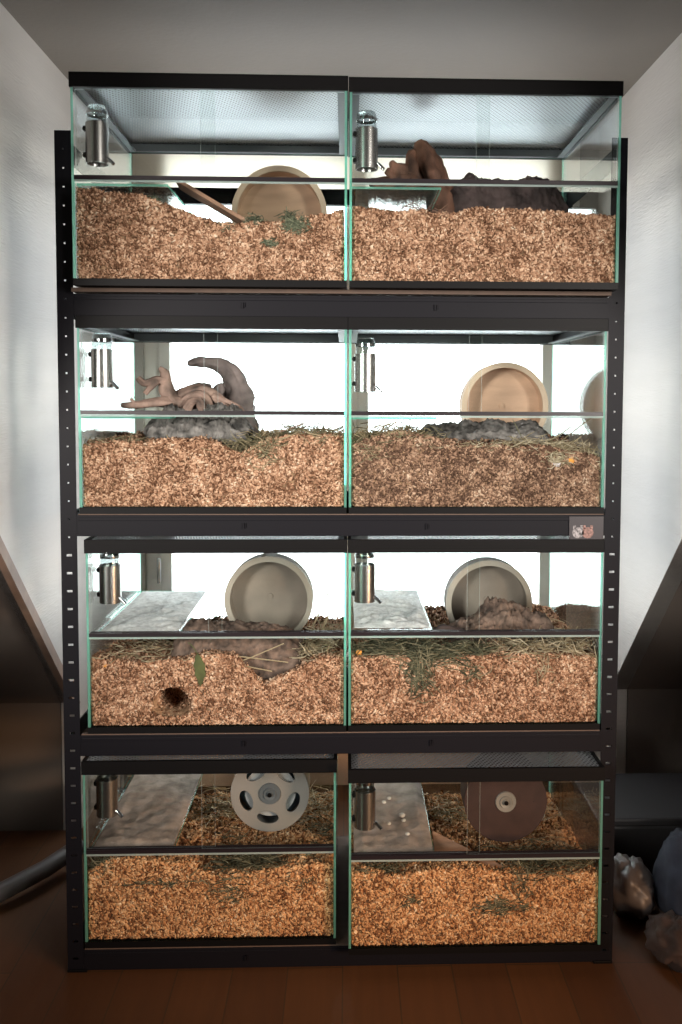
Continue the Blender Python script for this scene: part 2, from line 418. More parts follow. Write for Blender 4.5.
for zt, y0 in ((1.476, -.020), (1.003, .004), (.527, .004), (.05, .004)):
    mb = MB(); mb.box((PI0 + .002, y0, zt - (.008 if zt > 1.4 else .002 + .008)), (PI1 - .002, RD - .006, zt)); mb.build('shelf_board', M['mdf'], rack)
mb = MB(); mb.box((XL + .01, YB - .014, 0), (.56, YB - .001, .405)); struct(mb, 'wall_panel', M['board'], 'tan board panel on the wall below the window', 'panel')
for (x, z) in ((-.212, 1.444), (.193, 1.442), (-.212, .978), (.178, .976), (-.215, .505), (.19, .503), (-.213, .026)):
    r = MB(); r.box((x - .0015, -.0035, z - .006), (x + .0015, 0, z + .006)); r.box((x + .003, -.003, z - .004), (x + .0045, 0, z + .006)); r.build('punched_tab', M['black'], rack)
# picture sticker on the second beam
st = MB(); st.box((.486, -.0028, .949), (.560, -.0018, .998))
sticker = st.build('sticker', M['card']); tag(sticker, 'small dark picture sticker of two furry animals on right end of second beam', 'sticker')
for x, mt, nm in ((.505, 'fur1', 'animal_print'), (.526, 'fur2', 'animal_print')):
    e = MB(); n = 20
    vs = [(x + .0125 * math.cos(2 * PI * k / n), -.0032, .963 + .012 * math.sin(2 * PI * k / n)) for k in range(n)] + [(x + .0125 * math.cos(2 * PI * k / n), -.0028, .963 + .012 * math.sin(2 * PI * k / n)) for k in range(n)]
    e.add(vs, [tuple(range(n)), tuple(range(2 * n - 1, n - 1, -1))] + [(k, (k + 1) % n, n + (k + 1) % n, n + k) for k in range(n)])
    for dx in (-.008, .008): e.box((x + dx - .003, -.0032, .971), (x + dx + .003, -.0028, .979))
    e.build(nm, M[mt], sticker)

# ------------------------------------------------------------------ terrariums
DEPTH = .49; G = .005
def tank(x0, x1, yf, z0, H, label, hh=.028, clean_lid=True):
    r = empty('terrarium', ((x0 + x1) / 2, yf + DEPTH / 2, z0), label, 'terrarium', 'glass terrariums on the rack')
    y1 = yf + DEPTH; zt = z0 + H; zl = zt - hh; zb = z0 + .014; rz = z0 + .214
    b = MB()
    b.box((x0, yf, z0), (x1, yf + .010, zb)); b.box((x0, y1 - .01, z0), (x1, y1, zb))
    b.box((x0, yf + .010, z0), (x0 + .01, y1 - .01, zb)); b.box((x1 - .01, yf + .010, z0), (x1, y1 - .01, zb))
    b.box((x0 + .01, yf + .01, z0 + .002), (x1 - .01, y1 - .01, z0 + .010))
    b.build('base_frame', M['plastic'], r)
    p = MB(); p.pane((x0, yf + .001, zb), (x0 + G, y1 - .001, zl)); p.build('side_pane', [M['glass'], M['edge']], r)
    p = MB(); p.pane((x1 - G, yf + .001, zb), (x1, y1 - .001, zl)); p.build('side_pane', [M['glass'], M['edge']], r)
    p = MB(); p.pane((x0 + G, y1 - .001 - G, zb), (x1 - G, y1 - .001, zl)); p.build('back_pane', [M['glass'], M['edge']], r)
    p = MB(); p.pane((x0 + G, yf + .001, zb), (x1 - G, yf + .001 + G, rz - .003)); p.build('front_pane', [M['glass'], M['edge']], r)
    xm = (x0 + x1) / 2 - .005
    p = MB(); p.pane((x0 + G + .001, yf + .010, rz + .004), (xm + .014, yf + .014, zl - .002)); p.build('sliding_door', [M['glass'], M['edgepale']], r)
    p = MB(); p.pane((xm - .014, yf + .003, rz + .004), (x1 - G - .001, yf + .007, zl - .002)); p.build('sliding_door', [M['glass'], M['edgepale']], r)
    ra = MB(); ra.box((x0 + G, yf + .0, rz - .003), (x1 - G, yf + .0165, rz + .0)); ra.box((x0 + G, yf, rz), (x1 - G, yf + .0018, rz + .0055)); ra.box((x0 + G, yf + .008, rz), (x1 - G, yf + .0095, rz + .0055)); ra.box((x0 + G, yf + .015, rz), (x1 - G, yf + .0165, rz + .0055))
    ra.build('door_track', M['rail'], r)
    pl = MB(); pl.pane((x0 + G, yf + .018, rz - .012), (x0 + .188, y1 - .007, rz - .007)); pl.build('platform_pane', [M['glass'], M['edge']], r)
    ch = MB(); ch.box((x0 + G, yf + .0002, rz - .0075), (x1 - G, yf + .0009, rz - .0035)); ch.build('lit_edge_strip', M['edgepale'], r)  # added pale strip for the lit top edge of the front pane
    lid = MB(); fw = .016; lg = MB()
    for (a, c) in (((x0 - .002, yf - .003), (x1 + .002, yf + .004)), ((x0 - .002, y1 - .004), (x1 + .002, y1 + .003)), ((x0 - .002, yf + .004), (x0 + .005, y1 - .004)), ((x1 - .005, yf + .004), (x1 + .002, y1 - .004))):
        lid.box((a[0], a[1], zl - .001), (c[0], c[1], zt))
    for (a, c) in (((x0 + .005, yf + .004), (x1 - .005, yf + fw)), ((x0 + .005, y1 - fw), (x1 - .005, y1 - .004)), ((x0 + .005, yf + fw), (x0 + fw + .004, y1 - fw)), ((x1 - fw - .004, yf + fw), (x1 - .005, y1 - fw))):
        lg.box((a[0], a[1], zl + .001), (c[0], c[1], zl + .004))
    lg.box((x0 + .006, y1 - .0055, zl + .004), (x1 - .006, y1 - .0042, zt - .006))  # added grey sheet, paints the back frame's inner face as lit
    lo = lid.build('lid_frame', M['plastic'], r); lg.build('lid_profile', M['ledge'], lo)
    ms = MB(); ms.box((x0 + .005, yf + .004, zt - .0045), (x1 - .005, y1 - .004, zt - .0038)); ms.build('lid_mesh', M['wire'], lo)
    return r
T = {}
T['1L'] = (-.546, .0065, -.060, 1.476, .421)
T['1R'] = (.0115, .565, -.060, 1.476, .419)
T['2L'] = (-.559, .0065, .004, 1.003, .421)
T['2R'] = (.0115, .562, .004, 1.003, .421)
T['3L'] = (-.548, .0065, .004, .527, .421)
T['3R'] = (.0115, .563, .004, .527, .421)
T['4L'] = (-.561, -.015, .004, .050, .417)
T['4R'] = (.013, .561, -.035, .050, .410)
TL = {
 '1L': 'glass terrarium in the top row, left one, with a half buried tan wheel',
 '1R': 'glass terrarium in the top row, right one, with dark driftwood above the rail',
 '2L': 'glass terrarium in second row, left one, with branching driftwood and curved root',
 '2R': 'glass terrarium in second row, right one, with tan wheel behind grey bark',
 '3L': 'glass terrarium in third row, left one, with burrow hole visible in the bedding',
 '3R': 'glass terrarium in third row, right one, with green hay hanging into the bedding',
 '4L': 'glass terrarium in bottom row, left one, with pale plastic disc wheel',
 '4R': 'glass terrarium in bottom row, right one, with dark brown disc wheel'}
for k in T: tank(*T[k], TL[k])

# ------------------------------------------------------------------ bedding
def np_noise(x, y, s, seed):
    return (np.sin(x * s + seed) * np.cos(y * s * 1.13 + seed * 1.7) + .5 * np.sin(x * s * 2.3 + y * s * 1.9 + seed * .7) + .25 * np.cos(x * s * 4.7 - y * s * 3.9 + seed * 2.1)) / 1.75
def chips_mesh(cent, size, rng, ymin, xmin=None, xmax=None, ymax=None):
    n = len(cent)
    base = np.array([(-1, -1, -1), (1, -1, -1), (1, 1, -1), (-1, 1, -1), (-1, -1, 1), (1, -1, 1), (1, 1, 1), (-1, 1, 1)], float)
    base = np.repeat(base[None], n, 0)
    base *= (1 + rng.uniform(-.35, .25, (n, 8, 1)))
    sc = np.stack([size * rng.uniform(.5, 1.35, n), size * rng.uniform(.35, .9, n), size * rng.uniform(.12, .38, n)], 1)
    v = base * sc[:, None, :]
    q = rng.normal(size=(n, 4)); q /= np.linalg.norm(q, axis=1)[:, None]
    w, x, y, z = q.T
    R = np.stack([1 - 2 * (y * y + z * z), 2 * (x * y - z * w), 2 * (x * z + y * w), 2 * (x * y + z * w), 1 - 2 * (x * x + z * z), 2 * (y * z - x * w), 2 * (x * z - y * w), 2 * (y * z + x * w), 1 - 2 * (x * x + y * y)], 1).reshape(n, 3, 3)
    v = np.einsum('nij,nkj->nki', R, v) + cent[:, None, :]
    v[..., 1] = np.clip(v[..., 1], ymin, ymax); v[..., 0] = np.clip(v[..., 0], xmin, xmax)
    f = np.array([(0, 3, 2, 1), (4, 5, 6, 7), (0, 1, 5, 4), (1, 2, 6, 5), (2, 3, 7, 6), (3, 0, 4, 7)])
    F = (f[None] + (np.arange(n) * 8)[:, None, None]).reshape(-1, 4)
    return v.reshape(-1, 3), F
HGT = {}
def bedding(key, prof, rise, label, mat, seed, ntop, burrow=None, nfront=8500, size=.0040, bumps=()):
    x0, x1, yf, z0, H = T[key]
    X0, X1, Y0, Y1, Z0 = x0 + .0062, x1 - .0062, yf + .0085, yf + DEPTH - .009, z0 + .0145
    px = np.array([p[0] for p in prof]); pz = np.array([p[1] for p in prof])
    def hgt(x, y):
        x = np.asarray(x, float); y = np.asarray(y, float)
        u = np.clip((y - Y0) / (Y1 - Y0), 0, 1)
        h = np.interp(x, px, pz) * (1 - u) ** 1.5 + pz.mean() * (1 - (1 - u) ** 1.5) + rise * u
        h = h + np_noise(x, y, 23, seed) * .010 * np.minimum(1, .35 + u * 3) + np_noise(x, y, 61, seed + 3) * .003
        for (bx, by, br, bh) in bumps: h = h + bh * np.exp(-((x - bx) ** 2 + (y - by) ** 2) / br ** 2)
        return h
    HGT[key] = hgt
    def dent(x, z):
        if not burrow: return np.zeros_like(x)
        bx, bz, rx, rz = burrow
        rz = np.where(z < bz, rz * .45, rz)
        d = ((x - bx) / rx) ** 2 + ((z - bz) / rz) ** 2
        return .10 * np.clip(1.25 - d, 0, 1) ** .4 * (d < 1.25)
    rng = np.random.default_rng(seed)
    V = []; F = []; off = 0
    def grid(P):
        nonlocal off
        a, b = P.shape[:2]; V.append(P.reshape(-1, 3)); idx = np.arange(a * b).reshape(a, b) + off
        F.append(np.stack([idx[:-1, :-1], idx[1:, :-1], idx[1:, 1:], idx[:-1, 1:]], -1).reshape(-1, 4)); off += a * b
    nx, nz, ny = 110, 36, 50
    ins = .004
    xs = np.linspace(X0 + ins, X1 - ins, nx)
    vv = np.linspace(0, 1, nz)
    gx, gv = np.meshgrid(xs, vv, indexing='ij')
    hz = hgt(gx, np.full_like(gx, Y0 + ins)) - .004
    gz = Z0 + gv * (hz - Z0)
    gy = Y0 + ins + dent(gx, gz)
    grid(np.stack([gx, gy, gz], -1))
    ys = np.linspace(Y0 + ins, Y1 - ins, ny)
    gx, gy = np.meshgrid(xs, ys, indexing='ij'); grid(np.stack([gx, gy, hgt(gx, gy) - .004], -1))
    for xe in (xs[0], xs[-1]):
        gy, gv = np.meshgrid(ys, vv, indexing='ij'); h2 = hgt(np.full_like(gy, xe), gy) - .004
        grid(np.stack([np.full_like(gy, xe), gy, Z0 + gv * (h2 - Z0)], -1))
    gx, gv = np.meshgrid(xs, vv, indexing='ij'); h2 = hgt(gx, np.full_like(gx, ys[-1])) - .004
    grid(np.stack([gx, np.full_like(gx, ys[-1]), Z0 + gv * (h2 - Z0)], -1))
    ncore = sum(len(f) for f in F)
    # chips pressed against the front glass
    def front(n, d0, d1):
        x = rng.uniform(X0, X1, n); h = hgt(x, np.full(n, Y0)); z = Z0 + rng.uniform(0, 1, n) * (h + .001 - Z0) + .001
        y = Y0 + rng.uniform(d0, d1, n) + dent(x, z)
        return np.stack([x, y, z], 1)
    cl = [front(nfront, 0.0, .005)]
    x = rng.uniform(X0, X1, 1500); y = Y0 + rng.uniform(0, .05, 1500); cl.append(np.stack([x, y, hgt(x, y) + rng.uniform(-.003, .004, 1500)], 1))
    x = rng.uniform(X0, X1, ntop); y = rng.uniform(Y0, Y1, ntop); cl.append(np.stack([x, y, hgt(x, y) + rng.uniform(-.003, .003, ntop)], 1))
    for xe in (X0, X1):
        n = 1600; y = rng.uniform(Y0, Y1, n); h = hgt(np.full(n, xe), y); z = Z0 + rng.uniform(0, 1, n) * (h - Z0)
        cl.append(np.stack([np.full(n, xe) + rng.uniform(-.002, .002, n), y, z], 1))
    cv, cf = chips_mesh(np.concatenate(cl), size, rng, Y0 - .0003, X0 - .0003, X1 + .0003, Y1)
    cv[:, 2] = np.maximum(cv[:, 2], Z0)
    V.append(cv); F.append(cf + off)
    V = np.concatenate(V); F = np.concatenate(F)
    me = bpy.data.meshes.new('wood_bedding')
    me.vertices.add(len(V)); me.vertices.foreach_set('co', V.astype(np.float32).ravel())
    me.loops.add(F.size); me.loops.foreach_set('vertex_index', F.astype(np.int32).ravel())
    me.polygons.add(len(F)); me.polygons.foreach_set('loop_start', np.arange(0, F.size, 4, dtype=np.int32))
    mi = np.zeros(len(F), np.int32); mi[ncore:] = 1
    me.materials.append(M['core']); me.materials.append(mat)
    me.polygons.foreach_set('material_index', mi)
    me.update(calc_edges=True); me.validate()
    o = bpy.data.objects.new('wood_bedding', me); C.objects.link(o)
    return tag(o, label, 'bedding', kind='stuff')
bedding('1L', [(-.54, 1.666), (-.43, 1.660), (-.36, 1.642), (-.29, 1.607), (-.21, 1.598), (-.13, 1.609), (0, 1.628)], -.03, 'tan wood chip bedding in the top left tank, dipping right of the platform', M['chip'], 1, 2500)
bedding('1R', [(.019, 1.637), (.114, 1.628), (.217, 1.627), (.278, 1.639), (.36, 1.634), (.464, 1.629), (.559, 1.624)], -.02, 'tan wood chip bedding in the top right tank, nearly level', M['chip'], 2, 2500)
bedding('2L', [(-.56, 1.147), (-.472, 1.154), (-.388, 1.154), (-.304, 1.158), (-.22, 1.130), (-.173, 1.158), (-.114, 1.168), (0, 1.164)], .0, 'tan wood chip bedding in the second row left tank, under the driftwood', M['chip'], 3, 4000)
bedding('2R', [(.018, 1.150), (.078, 1.170), (.131, 1.178), (.185, 1.163), (.271, 1.147), (.378, 1.147), (.465, 1.141), (.563, 1.118)], .0, 'brownish wood chip bedding in the second row right tank, heaped at its left', M['chipdull'], 4, 4000)
bedding('3L', [(-.546, .686), (-.457, .677), (-.35, .683), (-.29, .691), (-.235, .690), (-.20, .650), (-.175, .622), (-.150, .634), (-.115, .655), (-.05, .681), (0, .685)], -.010, 'tan wood chip bedding in the third row left tank, with a burrow hole', M['chip'], 5, 9000, burrow=(-.370, .578, .040, .042))
bedding('3R', [(.019, .685), (.123, .689), (.188, .672), (.253, .684), (.341, .694), (.428, .689), (.56, .682)], .0, 'wood chip bedding in the third row right tank, under green hay', M['chip'], 6, 9000)
bedding('4L', [(-.562, .205), (-.505, .240), (-.40, .236), (-.354, .230), (-.29, .200), (-.23, .200), (-.203, .205), (-.115, .222), (-.019, .222)], -.04, 'amber-lit wood chip bedding in the bottom left tank, in front of the disc wheel', M['chipwarmlit'], 7, 12000, size=.0046)
bedding('4R', [(.016, .222), (.123, .218), (.21, .230), (.297, .226), (.384, .214), (.559, .214)], -.04, 'amber-lit wood chip bedding in the bottom right tank, beside a wooden ramp', M['chipwarmlit'], 8, 12000, size=.0042)

# ------------------------------------------------------------------ hay, straw, herbs, twigs (stuff nobody could count)
def blades(name, label, cat, mat, clumps, seed, rad=.0008):
    rnd = random.Random(seed); mb = MB()
    for c in clumps:
        cx, cy, cz, sx, sy, sz, n, ln = c[:8]; up = c[8] if len(c) > 8 else .25
        lim = c[9] if len(c) > 9 else None
        for _ in range(n):
            p = Vector((cx + rnd.gauss(0, sx), cy + rnd.gauss(0, sy), cz + rnd.gauss(0, sz)))
            a = rnd.uniform(0, 2 * PI); l = ln * rnd.uniform(.5, 1.3)
            d = Vector((math.cos(a), math.sin(a) * .6, rnd.gauss(0, up) + up * .4)).normalized() * l
            bend = Vector((rnd.gauss(0, .2), rnd.gauss(0, .12), rnd.gauss(-.1, .2))) * l
            pts = [p - d / 2, p + bend * .5, p + d / 2 + bend * .1]
            if lim:
                pts = [Vector((min(max(q.x, lim[0]), lim[1]), min(max(q.y, lim[2]), lim[3]), min(q.z, lim[4]))) for q in pts]
            r = rad * rnd.uniform(.6, 1.5)
            mb.tube(pts, [r, r * 1.2, r * .5], 3)
    return tag(mb.build(name, mat, sharp=False), label, cat, kind='stuff')
def lim(k, ztop=None):
    x0, x1, yf, z0, H = T[k]
    return (x0 + .008, x1 - .008, yf + .0070, yf + DEPTH - .012, ztop or z0 + H - .04)
l = lim('1L'); blades('dried_herbs', 'grey green dried herb tufts in front of the half buried tan wheel', 'herbs', M['herb'],
    [(-.185, -.045, 1.612, .010, .006, .006, 90, .016, .5, l), (-.155, -.02, 1.607, .010, .006, .004, 50, .014, .5, l), (-.10, -.0522, 1.603, .013, .0008, .008, 260, .018, .5, l), (-.11, -.044, 1.618, .008, .004, .006, 50, .02, .6, l), (-.235, -.045, 1.596, .010, .004, .005, 60, .016, .4, l), (-.150, -.0525, 1.566, .008, .0006, .004, 110, .010, .4, l), (-.40, -.04, 1.655, .02, .006, .004, 40, .02, .3, l)], 1)
l = lim('1R'); blades('thin_twigs', 'thin curled twigs under the platform in the top right tank', 'twigs', M['twig'],
    [(.155, -.03, 1.640, .018, .01, .006, 26, .045, .4, l), (.20, -.03, 1.634, .014, .01, .006, 14, .035, .4, l)], 2, .0007)
l = lim('2L'); blades('hay', 'hay tufts on the bedding right of the bark in the second row left tank', 'hay', M['hay'],
    [(-.21, .03, 1.145, .025, .010, .010, 170, .045, .35, l), (-.13, .03, 1.165, .030, .010, .008, 150, .05, .4, l), (-.04, .03, 1.168, .025, .012, .006, 90, .05, .4, l), (-.17, .0118, 1.140, .014, .0006, .02, 90, .04, .8, l), (-.48, .05, 1.158, .04, .03, .004, 50, .04, .4, l), (-.08, .3, 1.172, .06, .08, .006, 120, .06, .4, l)], 3)
l = lim('2R', 1.208); blades('hay', 'dull hay and twigs heaped at left of the second row right tank', 'hay', M['hay'],
    [(.055, .022, 1.150, .022, .006, .020, 260, .035, .4, l), (.12, .025, 1.180, .030, .012, .008, 160, .035, .45, l), (.16, .02, 1.165, .03, .006, .01, 90, .03, .4, l)], 4)
l = lim('2R'); blades('straw', 'bright straw on the bedding right of the second row tan wheel', 'straw', M['straw'],
    [(.47, .03, 1.146, .030, .012, .006, 150, .045, .3, l), (.40, .03, 1.155, .03, .012, .005, 80, .04, .3, l), (.30, .02, 1.150, .03, .01, .004, 60, .03, .2, l), (.535, .03, 1.130, .014, .008, .012, 50, .04, .5, l), (.46, .0115, 1.124, .014, .0006, .008, 110, .02, .4, l)], 5)
l = lim('3L'); blades('straw', 'pale straw on the bedding behind the rail in the third row left tank', 'straw', M['straw'],
    [(-.44, .09, .690, .055, .05, .004, 110, .04, .2, l), (-.05, .16, .690, .025, .06, .008, 160, .05, .5, l), (-.07, .06, .690, .02, .02, .006, 60, .04, .3, l)], 6)
l = lim('3R', .735); blades('hay', 'green hay hanging down into the bedding of the third row right tank', 'hay', M['haydark'],
    [(.10, .05, .700, .050, .025, .008, 420, .06, .18, l), (.21, .03, .690, .040, .014, .012, 420, .06, .25, l), (.165, .0115, .655, .016, .0006, .024, 240, .040, 1.1, l), (.28, .03, .702, .03, .02, .006, 150, .05, .3, l), (.285, .0115, .655, .012, .0006, .012, 40, .03, .9, l)], 7)
l = lim('3R', .80); blades('straw', 'pale straw and hay right of the bark in the third row right tank', 'straw', M['straw'],
    [(.40, .06, .702, .055, .03, .006, 230, .05, .3, l), (.50, .06, .705, .03, .04, .008, 170, .045, .5, l), (.46, .2, .700, .04, .06, .01, 140, .05, .5, l), (.44, .0115, .675, .012, .001, .022, 24, .04, 1.2, l)], 8)
l = lim('4L', .30); blades('hay', 'dark hay in front of and under the pale disc wheel', 'hay', M['haydark'],
    [(-.19, .05, .216, .055, .02, .007, 320, .06, .2, l), (-.53, .02, .225, .012, .004, .014, 90, .045, .6, l), (-.25, .0115, .170, .02, .0006, .016, 90, .025, .5, l), (-.40, .0115, .190, .045, .0006, .006, 70, .03, .4, l), (-.10, .0115, .19, .03, .0006, .008, 30, .02, .4, l), (-.05, .15, .212, .03, .06, .006, 120, .05, .2, l), (-.28, .16, .200, .05, .04, .005, 40, .06, .2, l)], 9)
blades('straw', 'bright straw at the back of the bottom left tank behind the wheel', 'straw', M['straw'],
    [(-.33, .36, .192, .05, .05, .006, 300, .06, .25, l), (-.08, .36, .195, .05, .05, .006, 260, .06, .25, l)], 10)
l = lim('4R', .30); blades('hay', 'dark hay across the front of the bottom right tank under the wheel', 'hay', M['haydark'],
    [(.45, .03, .220, .060, .03, .007, 420, .06, .25, l), (.09, .0, .220, .04, .012, .006, 160, .04, .25, l), (.34, -.0275, .150, .03, .0005, .008, 130, .03, .3, l), (.15, -.0275, .17, .01, .0005, .01, 30, .02, .4, l), (.39, -.0272, .200, .012, .0006, .02, 40, .05, 1.1, l), (.40, .16, .195, .06, .04, .005, 50, .05, .2, l)], 11)
blades('straw', 'bright wood wool and straw at the back of the bottom right tank', 'straw', M['straw'],
    [(.27, .30, .192, .04, .05, .008, 300, .04, .25, l), (.47, .34, .190, .05, .04, .008, 300, .04, .25, l)], 12)

# single long stalks and twigs that stand out
def stalk(pts, r, label, mat='straw', name='straw_stalk'):
    mb = MB(); mb.tube(pts, r, 5); return tag(mb.build(name, M[mat]), label, 'stalk')
stalk([(-.155, .03, 1.160), (-.135, .03, 1.178), (-.10, .03, 1.190), (-.072, .03, 1.202)], .0012, 'thin reddish twig arching above hay in the second row left tank', 'twig', 'thin_twig')
stalk([(.455, .05, 1.140), (.50, .05, 1.175), (.545, .04, 1.213)], .0012, 'long leaning stalk reaching the right glass in the second row right tank', 'hay')
stalk([(.43, .05, 1.150), (.47, .05, 1.168), (.50, .05, 1.190)], .0012, 'shorter leaning stalk left of the long one in the second row right tank', 'hay')
stalk([(.40, .06, 1.150), (.38, .06, 1.190), (.372, .06, 1.205)], .001, 'upright thin stalk right of the tan wheel in the second row right tank', 'haydark')
stalk([(-.26, .03, .664), (-.20, .03, .685), (-.13, .03, .715)], .0012, 'pale stalk slanting up across the bark in the third row left tank')
stalk([(-.30, .028, .697), (-.22, .028, .687), (-.12, .028, .674)], .0012, 'pale stalk slanting down across the bark in the third row left tank')
stalk([(-.245, .026, .673), (-.20, .026, .664), (-.155, .026, .655)], .0012, 'short pale stalk lowest in front of the bark in the third row left tank')
stalk([(-.075, .22, .70), (-.055, .22, .745), (-.030, .22, .800)], .0016, 'tallest straw stalk by the centre glass in the third row left tank')
stalk([(-.050, .2, .70), (-.035, .2, .735), (-.022, .2, .765)], .0014, 'shorter straw stalk by the centre glass in the third row left tank')
stalk([(-.44, .016, .185), (-.39, .014, .205), (-.35, .0135, .220)], .0013, 'pale straw stalk lying against front glass of the bottom left tank')

# ------------------------------------------------------------------ water bottles
def make_bottle():
    r = empty('water_bottle', (0, 0, 0), 'x', 'water bottle', 'steel water bottles on the left glass walls')
    R = .0235
    b = MB(); b.lathe([(.0, .006), (.019, .006), (.0205, .0), (R, .0), (R, .083), (R - .002, .083), (R - .002, .079), (0, .079)], 40); b.build('steel_sleeve', M['steel'], r)
    g = MB(); g.lathe([(0, .080), (.0205, .080), (.0205, .110), (.018, .117), (.0, .118)], 32); g.build('glass_flask', M['flask'], r)
    c = MB(); c.lathe([(.0206, .0990), (.0222, .0990), (.0222, .105), (.0206, .105)], 32, close=True); c.build('neck_ring', M['chrome'], r)
    s = MB(); s.tube([(.012, -.004, .014), (.024, -.008, .010), (.036, -.012, -.002)], .0038, 12); s.build('spout', M['chrome'], r)
    for z in (.018, .072):
        k = MB(); k.box((-.0275, -.007, z - .005), (-.0215, .007, z + .005)); k.box((-.0290, -.005, z - .003), (-.0272, .005, z + .003)); k.build('clip', M['plastic'], r, bevel=.001)
    return r
bt = make_bottle()
BL = {'1L': 'steel water bottle in the top left tank, its open base showing', '1R': 'steel water bottle in the top right tank, left of the driftwood',
      '2L': 'steel water bottle in the second row left tank, left of branches', '2R': 'steel water bottle in second row right tank beside centre glass',
      '3L': 'steel water bottle in the third row left tank above pale sand platform', '3R': 'steel water bottle in the third row right tank above grey rippled sand',
      '4L': 'steel water bottle in the bottom left tank, over the dark sand platform', '4R': 'steel water bottle in the bottom right tank against the centre gap'}
first = True
for k in T:
    o = bt if first else copy_tree(bt); first = False
    x0, x1, yf, z0, H = T[k]
    dz = {'1L': 1.738, '1R': 1.734, '2L': 1.277, '2R': 1.270, '3L': .806, '3R': .806, '4L': .327, '4R': .312}[k]
    o.location = (x0 + G + .0305 , yf + .062, dz - .006); o['label'] = BL[k]

# ------------------------------------------------------------------ wheels
def wood_wheel(key, x, y, z, R, label, mat):
    hz = float(HGT[key](x, y + .09))
    r = empty('running_wheel', (x, y + .06, hz), label, 'running wheel', 'round running wheels')
    d = MB(); D = .055
    d.lathe([(R - .012, 0), (R, 0), (R, D), (.0, D), (0, D - .006), (R - .012, D - .006)], 72, 'Y', (x, y, z), close=True, mi=0)
    d.build('drum', M[mat], r)
    e = MB(); e.lathe([(R - .0125, -.003), (R + .001, -.003), (R + .001, .004), (R - .0125, .004)], 72, 'Y', (x, y, z), close=True); e.build('rim', M['wheelrim' if mat == 'wheelwood' else 'rimbacklit'], r)
    h = MB(); h.lathe([(0, D - .0095), (.006, D - .0095), (.006, D - .004), (0, D - .004)], 20, 'Y', (x, y, z)); h.build('axle_cap', M[mat], r)
    s = MB(); s.box((x - .018, y + D + .006, hz - .02), (x + .018, y + D + .018, z + .02)); s.box((x - .06, y + D - .02, hz - .024), (x + .06, y + D + .03, hz - .014)); s.build('stand', M['wheelwood'], r, bevel=.001)
    return r
wood_wheel('1L', -.155, .27, 1.688, .113, 'tan wooden running wheel half buried in the top left tank', 'wheelwood')
wood_wheel('2R', .402, .33, 1.232, .108, 'tan wooden running wheel behind grey bark in the second row', 'wheelwood')
wood_wheel('3L', -.183, .27, .757, .107, 'backlit greyish wooden running wheel above cork bark in the third row left tank', 'wheelbacklit')
wood_wheel('3R', .358, .27, .747, .106, 'backlit greyish wooden running wheel in the third row right tank near bark heap', 'wheelbacklit')

def disc_with_holes(x, y, z, R, holes, th):
    cu = bpy.data.curves.new('c', 'CURVE'); cu.dimensions = '2D'; cu.fill_mode = 'BOTH'; cu.extrude = th / 2; cu.bevel_depth = .0006
    def spl(pts):
        s = cu.splines.new('POLY'); s.points.add(len(pts) - 1)
        for p, c in zip(s.points, pts): p.co = (c[0], c[1], 0, 1)
        s.use_cyclic_u = True
    spl([(R * math.cos(2 * PI * k / 72), R * math.sin(2 * PI * k / 72)) for k in range(72)])
    for a, rr, wd, ht in holes:
        ca, sa = math.cos(a), math.sin(a)
        spl([(ca * (rr + ht * math.sin(t)) - sa * wd * math.cos(t), sa * (rr + ht * math.sin(t)) + ca * wd * math.cos(t)) for t in [2 * PI * k / 24 for k in range(24)]])
    ob = bpy.data.objects.new('tmp', cu); C.objects.link(ob)
    bpy.context.view_layer.update()
    me = bpy.data.meshes.new_from_object(ob.evaluated_get(bpy.context.evaluated_depsgraph_get()))
    bpy.data.objects.remove(ob)
    me.transform(Matrix.Translation((x, y, z)) @ Matrix.Rotation(PI / 2, 4, 'X'))
    me.materials.clear()
    return me
def disc_wheel(key, x, y, z, R, label, face, hub, hubr, holes, back):
    hz = float(HGT[key](x, y + .09))
    r = empty('running_wheel', (x, y + .05, hz), label, 'running wheel', 'round running wheels')
    me = disc_with_holes(x, y, z, R, holes, .004); me.materials.append(M[face])
    o = bpy.data.objects.new('disc', me); C.objects.link(o); o.parent = r; o.location = -r.location
    b = MB(); b.lathe([(R - .003, .003), (R, .003), (R, .075), (R - .003, .075)], 72, 'Y', (x, y, z), close=True); b.build('drum', M[face], r)
    b = MB(); b.lathe([(0, .070), (R - .004, .070), (R - .004, .074), (0, .074)], 60, 'Y', (x, y, z), close=True); b.build('back_disc', M[back], r)
    if holes[0][2] > .01:
        b = MB(); b.lathe([(0, .012), (R * .66, .012), (R * .66, .016), (0, .016)], 60, 'Y', (x, y, z), close=True); b.build('inner_disc', M['wheelinner'], r)
    h = MB(); h.lathe([(0, -.010), (hubr * .25, -.010), (hubr * .3, -.006), (hubr * .55, -.008), (hubr * .6, -.005), (hubr * .95, -.006), (hubr, -.002), (hubr, .0), (0, .0)], 40, 'Y', (x, y, z), close=True); h.build('hub', M[hub], r)
    h = MB(); h.lathe([(0, -.0125), (hubr * .2, -.0125), (hubr * .2, -.009), (0, -.009)], 16, 'Y', (x, y, z), close=True); h.build('axle_bolt', M['plastic'], r)
    s = MB(); s.box((x - .014, y + .078, hz - .02), (x + .014, y + .088, z + .02)); s.box((x - .05, y + .02, hz - .03), (x + .05, y + .10, hz - .022)); s.build('stand', M[hub], r, bevel=.001)
    return r
disc_wheel('4L', -.172, .16, .323, .0915, 'pale grey plastic disc wheel with oval holes in the bottom left tank', 'wheelplastic', 'hubgrey', .026,
           [(math.radians(-95 + 73 * k), .058, .026, .0155) for k in range(5)], 'wheelblue')
disc_wheel('4R', .374, .10, .325, .095, 'dark brown disc wheel with pale round hub in the bottom right tank', 'wheelbrown', 'hubpale', .0245, [(math.radians(0), .065, .0018, .0018)], 'wheelbrown')

